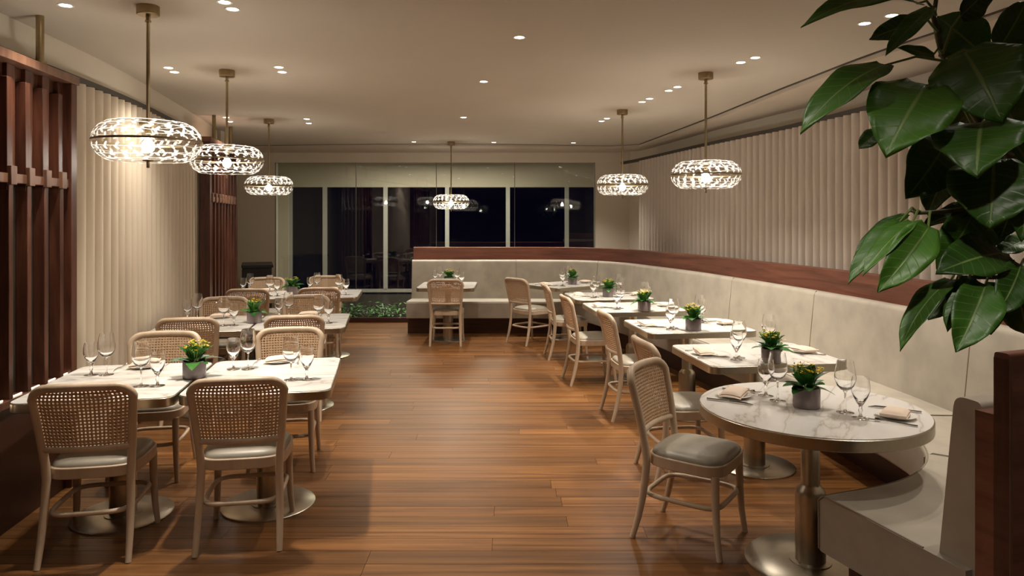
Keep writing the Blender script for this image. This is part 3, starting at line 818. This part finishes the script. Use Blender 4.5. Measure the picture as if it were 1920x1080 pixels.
# ------------------------------------------------------------------ pendants
def pendant_meshes():
    prof = []
    for k in range(25):
        a = R(90-180*k/24); prof.append((.178+.118*math.cos(a), .117*math.sin(a)))
    prof = [(.055, .110), (.10, .1155)]+prof+[(.10, -.1155), (.03, -.110)]
    gl = MB().lathe(prof, 56).mesh('glass_shade', 180); gl.materials.append(M['lamp_glass'])
    # etched vine: leaves on the surface of the shade
    rnd = random.Random(5); b = MB()
    def SP(th, ph, off=.0012):
        r = .178+(.118+off)*math.cos(ph); z = (.117+off)*math.sin(ph); return Vector((r*math.cos(th), r*math.sin(th), z))
    def leaf(th, ph, ang, L, Wd):
        vs = [];
        for k in range(8):
            a = 2*math.pi*k/8; lx, ly_ = L/2*math.cos(a), Wd/2*math.sin(a)*(1 if abs(math.cos(a)) < .9 else .3)
            du = lx*math.cos(ang)-ly_*math.sin(ang); dv = lx*math.sin(ang)+ly_*math.cos(ang)
            r = .178+.118*math.cos(ph); vs.append(SP(th+du/r, ph+dv/.118))
        b.add(vs, [tuple(range(8))])
    for sgn in (1, -1):
        for row, ph0 in enumerate((.38, .82, 1.22)):
            cnt = (24, 19, 13)[row]
            for k in range(cnt):
                th = 2*math.pi*k/cnt+row*.2+.1*sgn; ph = sgn*(ph0+.06*math.sin(3*th))
                for s in (-1, 1): leaf(th+.018*s, ph+s*.09, .75*s+rnd.uniform(-.3, .3), rnd.uniform(.030, .040), rnd.uniform(.013, .018))
            ps = [SP(2*math.pi*k/90, sgn*(ph0+.06*math.sin(3*2*math.pi*k/90)), .0008) for k in range(90)]
            b.tube(ps, .0012, 4, closed=True)
    et = b.mesh('etched_leaves', None); et.materials.append(M['etched'])
    band = MB().lathe([(.295, -.006), (.3005, -.006), (.3005, .006), (.295, .006), (.295, -.006)], 64).mesh('brass_band', 40); band.materials.append(M['brass'])
    bulb = MB().lathe([(0, -.038), (.018, -.034), (.032, -.018), (.036, 0), (.031, .02), (.017, .038), (.012, .05), (0, .05)], 24).mesh('bulb', 180); bulb.materials.append(M['bulb'])
    sock = MB().lathe([(0, .048), (.018, .048), (.020, .055), (.020, .085), (.052, .098), (.058, .112), (.058, .118), (0, .118)], 24).mesh('socket', 40); sock.materials.append(M['brass'])
    fin = MB().lathe([(0, -.155), (.009, -.155), (.0095, -.15), (.0095, -.118), (.028, -.115), (.03, -.109), (0, -.109)], 20).mesh('finial', 40); fin.materials.append(M['brass'])
    can = MB().lathe([(0, 0), (.058, 0), (.058, -.046), (.054, -.05), (.012, -.05), (.012, -.075), (.016, -.078), (.016, -.088), (0, -.088)], 32).mesh('ceiling_canopy', 40); can.materials.append(M['brass'])
    return gl, et, band, bulb, sock, fin, can
gl, et, band, bulb, sock, fin, can = pendant_meshes()
rod_cache = {}
def pendant(x, y, zc, label):
    t = thing('pendant_lamp', (x, y, zc)); tag(t, label, 'pendant lamp', 'etched glass pendants'); K = .91
    o = link('glass_shade', gl, t, None, None, (K, K, K)); q = link('etched_leaves', et, o); q['kind'] = 'stuff'
    link('brass_band', band, t, None, None, (K, K, K)); link('bulb', bulb, t, (0, 0, -.025), None, (K, K, K)); link('socket', sock, t, None, None, (.8, .8, K)); link('finial', fin, t, None, None, (K, K, K))
    MB().tube([(0, 0, .10), (0, 0, CEIL-zc-.04)], .0095, 14).build('rod', M['brass'], t)
    link('ceiling_canopy', can, t, (0, 0, CEIL-zc))
pendant(-1.97, 3.84, 2.066, 'largest-looking etched glass pendant, above the front-row left tables')
pendant(-2.21, 5.5, 2.105, 'etched glass pendant above the middle-row left tables')
pendant(-2.81, 8.2, 2.03, 'etched glass pendant above the rear-row left tables')
pendant(1.53, 5.6, 1.995, 'etched glass pendant nearer of the two before the greige curtain')
pendant(1.167, 7.5, 2.005, 'etched glass pendant farther of the two before the greige curtain')
pendant(-.91, 10.6, 1.90, 'etched glass pendant above the back wall banquette')

# ------------------------------------------------------------------ downlights
ring_me = MB().lathe([(.030, -.001), (.040, -.003), (.041, 0), (.030, .0), (.030, -.001)], 28).mesh('trim_ring', 40); ring_me.materials.append(M['ring'])
lens_me = MB().lathe([(0, -.0015), (.030, -.0015), (.030, .0), (0, .0)], 24).mesh('lens', 40); lens_me.materials.append(M['lens'])
sd = bpy.data.lights.new('downlight_beam', 'SPOT'); sd.energy = SPOT_W; sd.color = SPOT_COL; sd.spot_size = R(106); sd.spot_blend = 1.0; sd.shadow_soft_size = .03
dl = [((123, 10), 'single downlight at upper left corner above the walnut screen', .65),
      ((421, 4), 'upper of the downlight pair right of the largest pendant canopy', 1.6), ((436, 17), 'lower of the downlight pair right of the largest pendant canopy', 1.6),
      ((316, 127), 'left downlight of the pair left of the second pendant canopy', .6), ((327, 135), 'right downlight of the pair left of the second pendant canopy', .6),
      ((523, 126), 'upper of the downlight pair right of the second pendant canopy', 1), ((529, 135), 'lower of the downlight pair right of the second pendant canopy', 1),
      ((424, 220), 'upper of the downlight pair behind the second pendant rod', .6), ((431, 228), 'lower of the downlight pair behind the second pendant rod', .6),
      ((575, 223), 'upper of the downlight pair right of the third pendant canopy', 1), ((579, 231), 'lower of the downlight pair right of the third pendant canopy', 1),
      ((974, 70), 'nearest single downlight over the aisle', 1), ((907, 153), 'middle single downlight over the aisle', 1), ((869, 220), 'farthest single downlight over the aisle', 1.35),
      ((776, 266), 'left downlight of the far trio near the ceiling slot', 2.4), ((926, 267), 'middle downlight of the far trio near the ceiling slot', 2.4), ((1075, 271), 'right downlight of the far trio near the ceiling slot', 2.4),
      ((1389, 117), 'left downlight of the pair above the near right pendant', 1), ((1416, 108), 'right downlight of the pair above the near right pendant', 1),
      ((1254, 170), 'left downlight of the pair left of the near right pendant rod', 1.35), ((1270, 163), 'right downlight of the pair left of the near right pendant rod', 1.35),
      ((1204, 191), 'left downlight of the pair right of the far right pendant canopy', 1.35), ((1218, 185), 'right downlight of the pair right of the far right pendant canopy', 1.35),
      ((1128, 227), 'left downlight of the pair left of the far right pendant rod', 1.35), ((1138, 222), 'right downlight of the pair left of the far right pendant rod', 1.35),
      ((1621, 44), 'left downlight of the pair left of the leafy plant', .65), ((1672, 29), 'right downlight of the pair left of the leafy plant', .65)]
beams = {1: sd}
def beam(k):
    if k not in beams: beams[k] = sd.copy(); beams[k].energy = SPOT_W*k
    return beams[k]
for (px, py), lab, k in dl:
    x, y = at(px, py, CEIL); y = min(y, 10.75 if px < 1100 else 99); x = (px-CX)*y/F
    t = thing('downlight', (x, y, CEIL-.0002)); tag(t, lab, 'downlight', 'recessed ceiling downlights')
    link('trim_ring', ring_me, t); link('lens', lens_me, t)
    link('downlight_beam', beam(k), t, (0, 0, -.02))
for x, y, k, lab in ((1.75, 2.2, .5, 'added fill downlight out of frame above the near end of the banquette'), (2.35, 3.1, .6, 'added fill downlight out of frame above the round booth corner'),
                     (.75, .7, .8, 'added fill downlight out of frame in front of the rubber plant'),
                     (-1.25, 1.45, 1.15, 'added fill downlight out of frame behind the front-row chairs'), (-.05, 1.45, 1.05, 'added fill downlight out of frame over the near end of the aisle')):
    t = thing('downlight', (x, y, CEIL-.0002)); tag(t, lab, 'downlight', 'recessed ceiling downlights')  # extra unseen downlights, added to brighten plant, chair backs and banquette end
    link('trim_ring', ring_me, t); link('lens', lens_me, t); link('downlight_beam', beam(k), t, (0, 0, -.02))
# added fill light with an invented housing, unseen, brightens the gallery
gd = bpy.data.lights.new('gallery_fill', 'AREA'); gd.energy = 75; gd.size = 3; gd.size_y = .3; gd.shape = 'RECTANGLE'; gd.color = (1, .88, .68)
t = thing('linear_fill', (-1.5, 14.0, 2.85)); tag(t, 'added linear fill light, unseen in the gallery behind the glass', 'ceiling light')
MB().box(-1.53, 1.53, -.17, .17, -.02, 0).build('housing', M['ring'], t); MB().box(-1.5, 1.5, -.15, .15, -.023, -.02).build('diffuser', M['lens'], t)
link('gallery_fill', gd, t, (0, 0, -.03))

M['charcoal'] = plain('black_lacquer', (.012, .012, .013), .4)
# ------------------------------------------------------------------ console at the back left
t = thing('console_cabinet', (-3.86, 10.75, 0), R(-70)); tag(t, 'low dark console cabinet in the back left corner', 'cabinet')
bevel(MB().box(-.40, .40, -.2, .2, .06, .93).build('body', M['charcoal'], t)); bevel(MB().box(-.43, .43, -.22, .22, .93, .97).build('top', M['charcoal'], t))
for s in (-1, 1): bevel(MB().box(.01*s if s > 0 else -.38, .38 if s > 0 else -.01, -.215, -.2, .1, .9).build('door', M['charcoal'], t))
bevel(MB().box(-.37, .37, -.17, .17, 0, .06).build('plinth', M['slot'], t))

# ------------------------------------------------------------------ planter bed with ground cover
t = thing('planter_bed', (0, 0, 0)); tag(t, 'low dark planter trough running along the foot of the glass', 'planter')
bevel(MB().box(-3.5, -1.55, 11.28, 11.33, 0, .075).build('front_curb', M['dark_wood'], t)); MB().box(-3.5, -1.55, 11.33, 11.93, 0, .05).build('soil', M['soil'], t)
def ground_plant(x, y, seed, label):
    rnd = random.Random(seed); b = MB(); s = MB()
    for k in range(90):
        a = rnd.uniform(0, 6.28); r = .22*math.sqrt(rnd.random()); h = rnd.uniform(.03, .30)*(1-.5*r/.22)
        p = Vector((r*math.cos(a), r*math.sin(a), h)); L = rnd.uniform(.05, .1); wd = L*.45
        a2 = a+rnd.uniform(-.8, .8); d = Vector((math.cos(a2), math.sin(a2), rnd.uniform(-.5, .35))); sd_ = Vector((-math.sin(a2), math.cos(a2), rnd.uniform(-.3, .3)))*wd/2
        q = [p, p+d*L*.4+sd_, p+d*L-Vector((0, 0, L*.15)), p+d*L*.4-sd_, p+d*L*.45-Vector((0, 0, wd*.12))]
        b.add(q, [(0, 1, 4), (1, 2, 4), (2, 3, 4), (3, 0, 4)])
        if k % 4 == 0: s.tube([(p.x*.3, p.y*.3, 0), (p.x*.8, p.y*.8, h*.6), tuple(p)], .003, 4)
    t = thing('ground_cover_plant', (x, y, .05)); tag(t, label, 'plant', 'ground cover in the planter')
    b.build('foliage', M['ground_leaf'], t, None)['kind'] = 'stuff'; s.build('stems', M['stem'], t)
for i in range(7):
    ground_plant(-3.25+.285*i, 11.56+.1*(i % 2), 50+i, 'leafy green ground-cover clump in the trough, %s from the left' % ('first', 'second', 'third', 'fourth', 'fifth', 'sixth', 'seventh')[i])

# ------------------------------------------------------------------ rubber plant, right foreground
rp = thing('rubber_plant', (1.62, 1.62, 0)); tag(rp, 'large glossy-leaved rubber plant filling the upper right foreground', 'plant')
def W(px, py, d): return Vector(((px-CX)*d/F, d, EYE-(py-CY)*d/F))
base = Vector((1.62, 1.62, 0))
def rel(p): return tuple(Vector(p)-base)
MB().lathe([(0, 0), (.15, 0), (.17, .02), (.20, .40), (.205, .42), (.19, .42), (.18, .36), (0, .36)], 40).build('planter', M['planter_pot'], rp)
MB().lathe([(0, .365), (.181, .362), (.181, .35), (0, .35)], 24).build('soil', M['soil'], rp)
main = [(1.62, 1.62, .36), (1.60, 1.66, .9), (1.52, 1.70, 1.35), tuple(W(1985, 480, 1.74)), tuple(W(1925, 330, 1.75)), tuple(W(1845, 240, 1.76)), tuple(W(1800, 175, 1.76)), tuple(W(1765, 95, 1.77)), tuple(W(1750, 30, 1.77)), tuple(W(1762, -40, 1.77))]
sm_ = [Vector(p) for p in main]
MB().tube([rel(p) for p in sm_], [.018, .017, .015, .013, .012, .0105, .0095, .008, .006, .004], 10).build('trunk', M['stem'], rp)
for pts in ([W(1985, 480, 1.74), W(1930, 500, 1.70), W(1870, 520, 1.68), W(1800, 520, 1.66)], [W(1935, 350, 1.75), W(1860, 385, 1.70), W(1790, 395, 1.67), W(1715, 400, 1.66)], [W(1845, 240, 1.76), W(1900, 170, 1.80), W(1960, 90, 1.84)]):
    MB().tube([rel(p) for p in pts], [.009, .007, .0055, .004], 8).build('branch', M['stem'], rp)
view = Vector((0, 1, 0))
def big_leaf(bpx, tpx, wpx, d, dz=0.0, roll=0, bend=.12, cup=.25, pet=None, stem=None):
    """base & tip as positions at depth d and d+dz, width in the same scale, roll about the axis in degrees"""
    A = W(*bpx, d); B = W(*tpx, d+dz); ax = (B-A); L = ax.length; ax.normalize()
    ray = ((A+B)/2-Vector((0, 0, EYE))).normalized()
    side = ax.cross(ray).normalized(); nrm = side.cross(ax).normalized()
    if nrm.dot(ray) > 0: nrm = -nrm
    rt = Matrix.Rotation(R(roll), 3, ax); side = rt @ side; nrm = rt @ nrm
    Wd = wpx*d/F; n, m = 14, 8; vs = []; fs = []; uvs = []
    for i in range(n+1):
        v = i/n
        wv = math.sin(math.pi*min(1, v*.93+.07)**.82)**.72 if v < 1 else 0
        if v > .9: wv *= max(.03, (1-v)/.1)**.6
        for k in range(m+1):
            u = -1+2*k/m; x = u*Wd/2*wv
            h = cup*abs(x)*(.6+.4*abs(u)) + .006*math.sin(v*14+u*3)*abs(u)*Wd/.12 + bend*L*4*v*(1-v)*.35
            vs.append(rel(A+ax*(L*v)+side*x+nrm*h))
    for i in range(n):
        for k in range(m):
            a = i*(m+1)+k; fs.append((a, a+1, a+m+2, a+m+1))
            uvs.append([(k/m, i/n), ((k+1)/m, i/n), ((k+1)/m, (i+1)/n), (k/m, (i+1)/n)])
    o = MB().add(vs, fs, uvs).build('leaf', M['rubber_leaf'], rp, 180)
    s_ = o.modifiers.new('thickness', 'SOLIDIFY'); s_.thickness = .0012
    ps = W(*stem, 1.75 if d > 1.7 else 1.69) if stem else A+Vector((.05, .05, .03))
    mid = (ps+A)/2+Vector((0, 0, .015))
    q = MB().tube([rel(ps), rel(mid), rel(A+ax*.004)], [.0035, .003, .0025], 6).build('petiole', M['petiole'], o)
LV = [  # base, tip, width, depth, depth change, roll, bend, cup, stem point
 ((1722, 6), (1502, 50), 62, 1.72, -.10, 55, .35, .2, (1752, 20)),
 ((1746, 14), (1660, 104), 40, 1.74, -.06, 30, .1, .2, (1755, 30)),
 ((1722, 40), (1630, 74), 46, 1.78, .05, 25, .1, .2, (1758, 60)),
 ((1800, 30), (1866, -40), 60, 1.74, .02, 40, .1, .2, (1768, 100)),
 ((1838, 98), (1757, 30), 88, 1.80, .05, 15, .1, .15, (1775, 110)),
 ((1660, 121), (1500, 250), 78, 1.70, -.05, 40, .3, .15, (1775, 115)),
 ((1808, 98), (1880, 228), 158, 1.66, -.10, -10, .25, .15, (1790, 150)),
 ((1738, 158), (1662, 292), 152, 1.66, -.08, 12, .25, .18, (1805, 175)),
 ((1752, 105), (1682, 89), 24, 1.74, .0, 40, .1, .2, (1766, 100)),
 ((1762, 98), (1822, 84), 34, 1.84, .05, 40, .1, .2, (1766, 100)),
 ((1874, 90), (1925, 0), 66, 1.76, .0, 20, .15, .2, (1895, 175)),
 ((1885, 100), (1950, 60), 90, 1.84, .0, -20, .15, .2, (1895, 175)),
 ((1841, 229), (1832, 330), 150, 1.62, -.10, 8, .25, .2, (1850, 245)),
 ((1863, 300), (1856, 428), 150, 1.62, -.06, -6, .2, .12, (1900, 290)),
 ((1778, 262), (1700, 372), 100, 1.72, -.04, -12, .2, .2, (1850, 250)),
 ((1792, 292), (1740, 404), 70, 1.76, .0, 25, .15, .25, (1860, 262)),
 ((1915, 330), (1916, 452), 76, 1.60, -.05, -25, .2, .2, (1925, 330)),
 ((1900, 385), (1876, 448), 60, 1.70, -.04, 10, .1, .2, (1930, 350)),
 ((1648, 246), (1610, 279), 34, 1.80, .02, 20, .1, .2, (1790, 175)),
 ((1700, 402), (1600, 482), 30, 1.66, -.03, 40, .25, .2, (1720, 400)),
 ((1688, 414), (1590, 532), 44, 1.64, -.05, 25, .25, .2, (1722, 400)),
 ((1712, 415), (1617, 517), 40, 1.60, -.05, 35, .2, .25, (1730, 399)),
 ((1742, 424), (1646, 548), 74, 1.60, -.06, -8, .25, .3, (1745, 397)),
 ((1738, 455), (1690, 530), 40, 1.72, .0, 20, .15, .2, (1750, 397)),
 ((1880, 474), (1756, 512), 92, 1.64, -.06, 25, .2, .2, (1900, 505)),
 ((1824, 402), (1757, 505), 76, 1.68, -.02, -15, .2, .25, (1850, 388)),
 ((1842, 386), (1726, 428), 46, 1.70, .0, 45, .15, .2, (1858, 385)),
 ((1925, 448), (1868, 478), 46, 1.78, .0, 30, .15, .2, (1940, 490)),
 ((1784, 524), (1687, 658), 50, 1.62, -.06, 35, .3, .25, (1800, 519)),
 ((1792, 530), (1740, 600), 60, 1.70, .0, 10, .2, .25, (1805, 519)),
 ((1816, 520), (1776, 622), 42, 1.60, -.04, 20, .15, .25, (1830, 519)),
 ((1848, 534), (1793, 660), 82, 1.58, -.06, -8, .2, .4, (1860, 520)),
 ((1868, 530), (1857, 627), 60, 1.64, -.02, 15, .2, .3, (1880, 515)),
 ((1914, 496), (1866, 594), 64, 1.60, -.05, -20, .2, .25, (1925, 500)),
 ((1908, 536), (1928, 630), 76, 1.64, .0, 10, .2, .25, (1935, 498)),
 ((1870, 180), (1925, 260), 110, 1.82, .0, 10, .2, .2, (1850, 235)),
 ((1890, 250), (1940, 330), 100, 1.80, .0, -15, .2, .2, (1860, 250)),
 ((1800, 190), (1842, 262), 66, 1.86, .0, 30, .2, .2, (1805, 180)),
 ((1870, 410), (1815, 470), 60, 1.80, .0, -10, .2, .2, (1880, 375)),
 ((1900, 120), (1935, 190), 90, 1.80, .0, 10, .2, .2, (1900, 170)),
]
for a, b, wp, d, dz, ro, be, cu, st in LV: big_leaf(a, b, wp, d, dz, ro, be, cu, None, st)
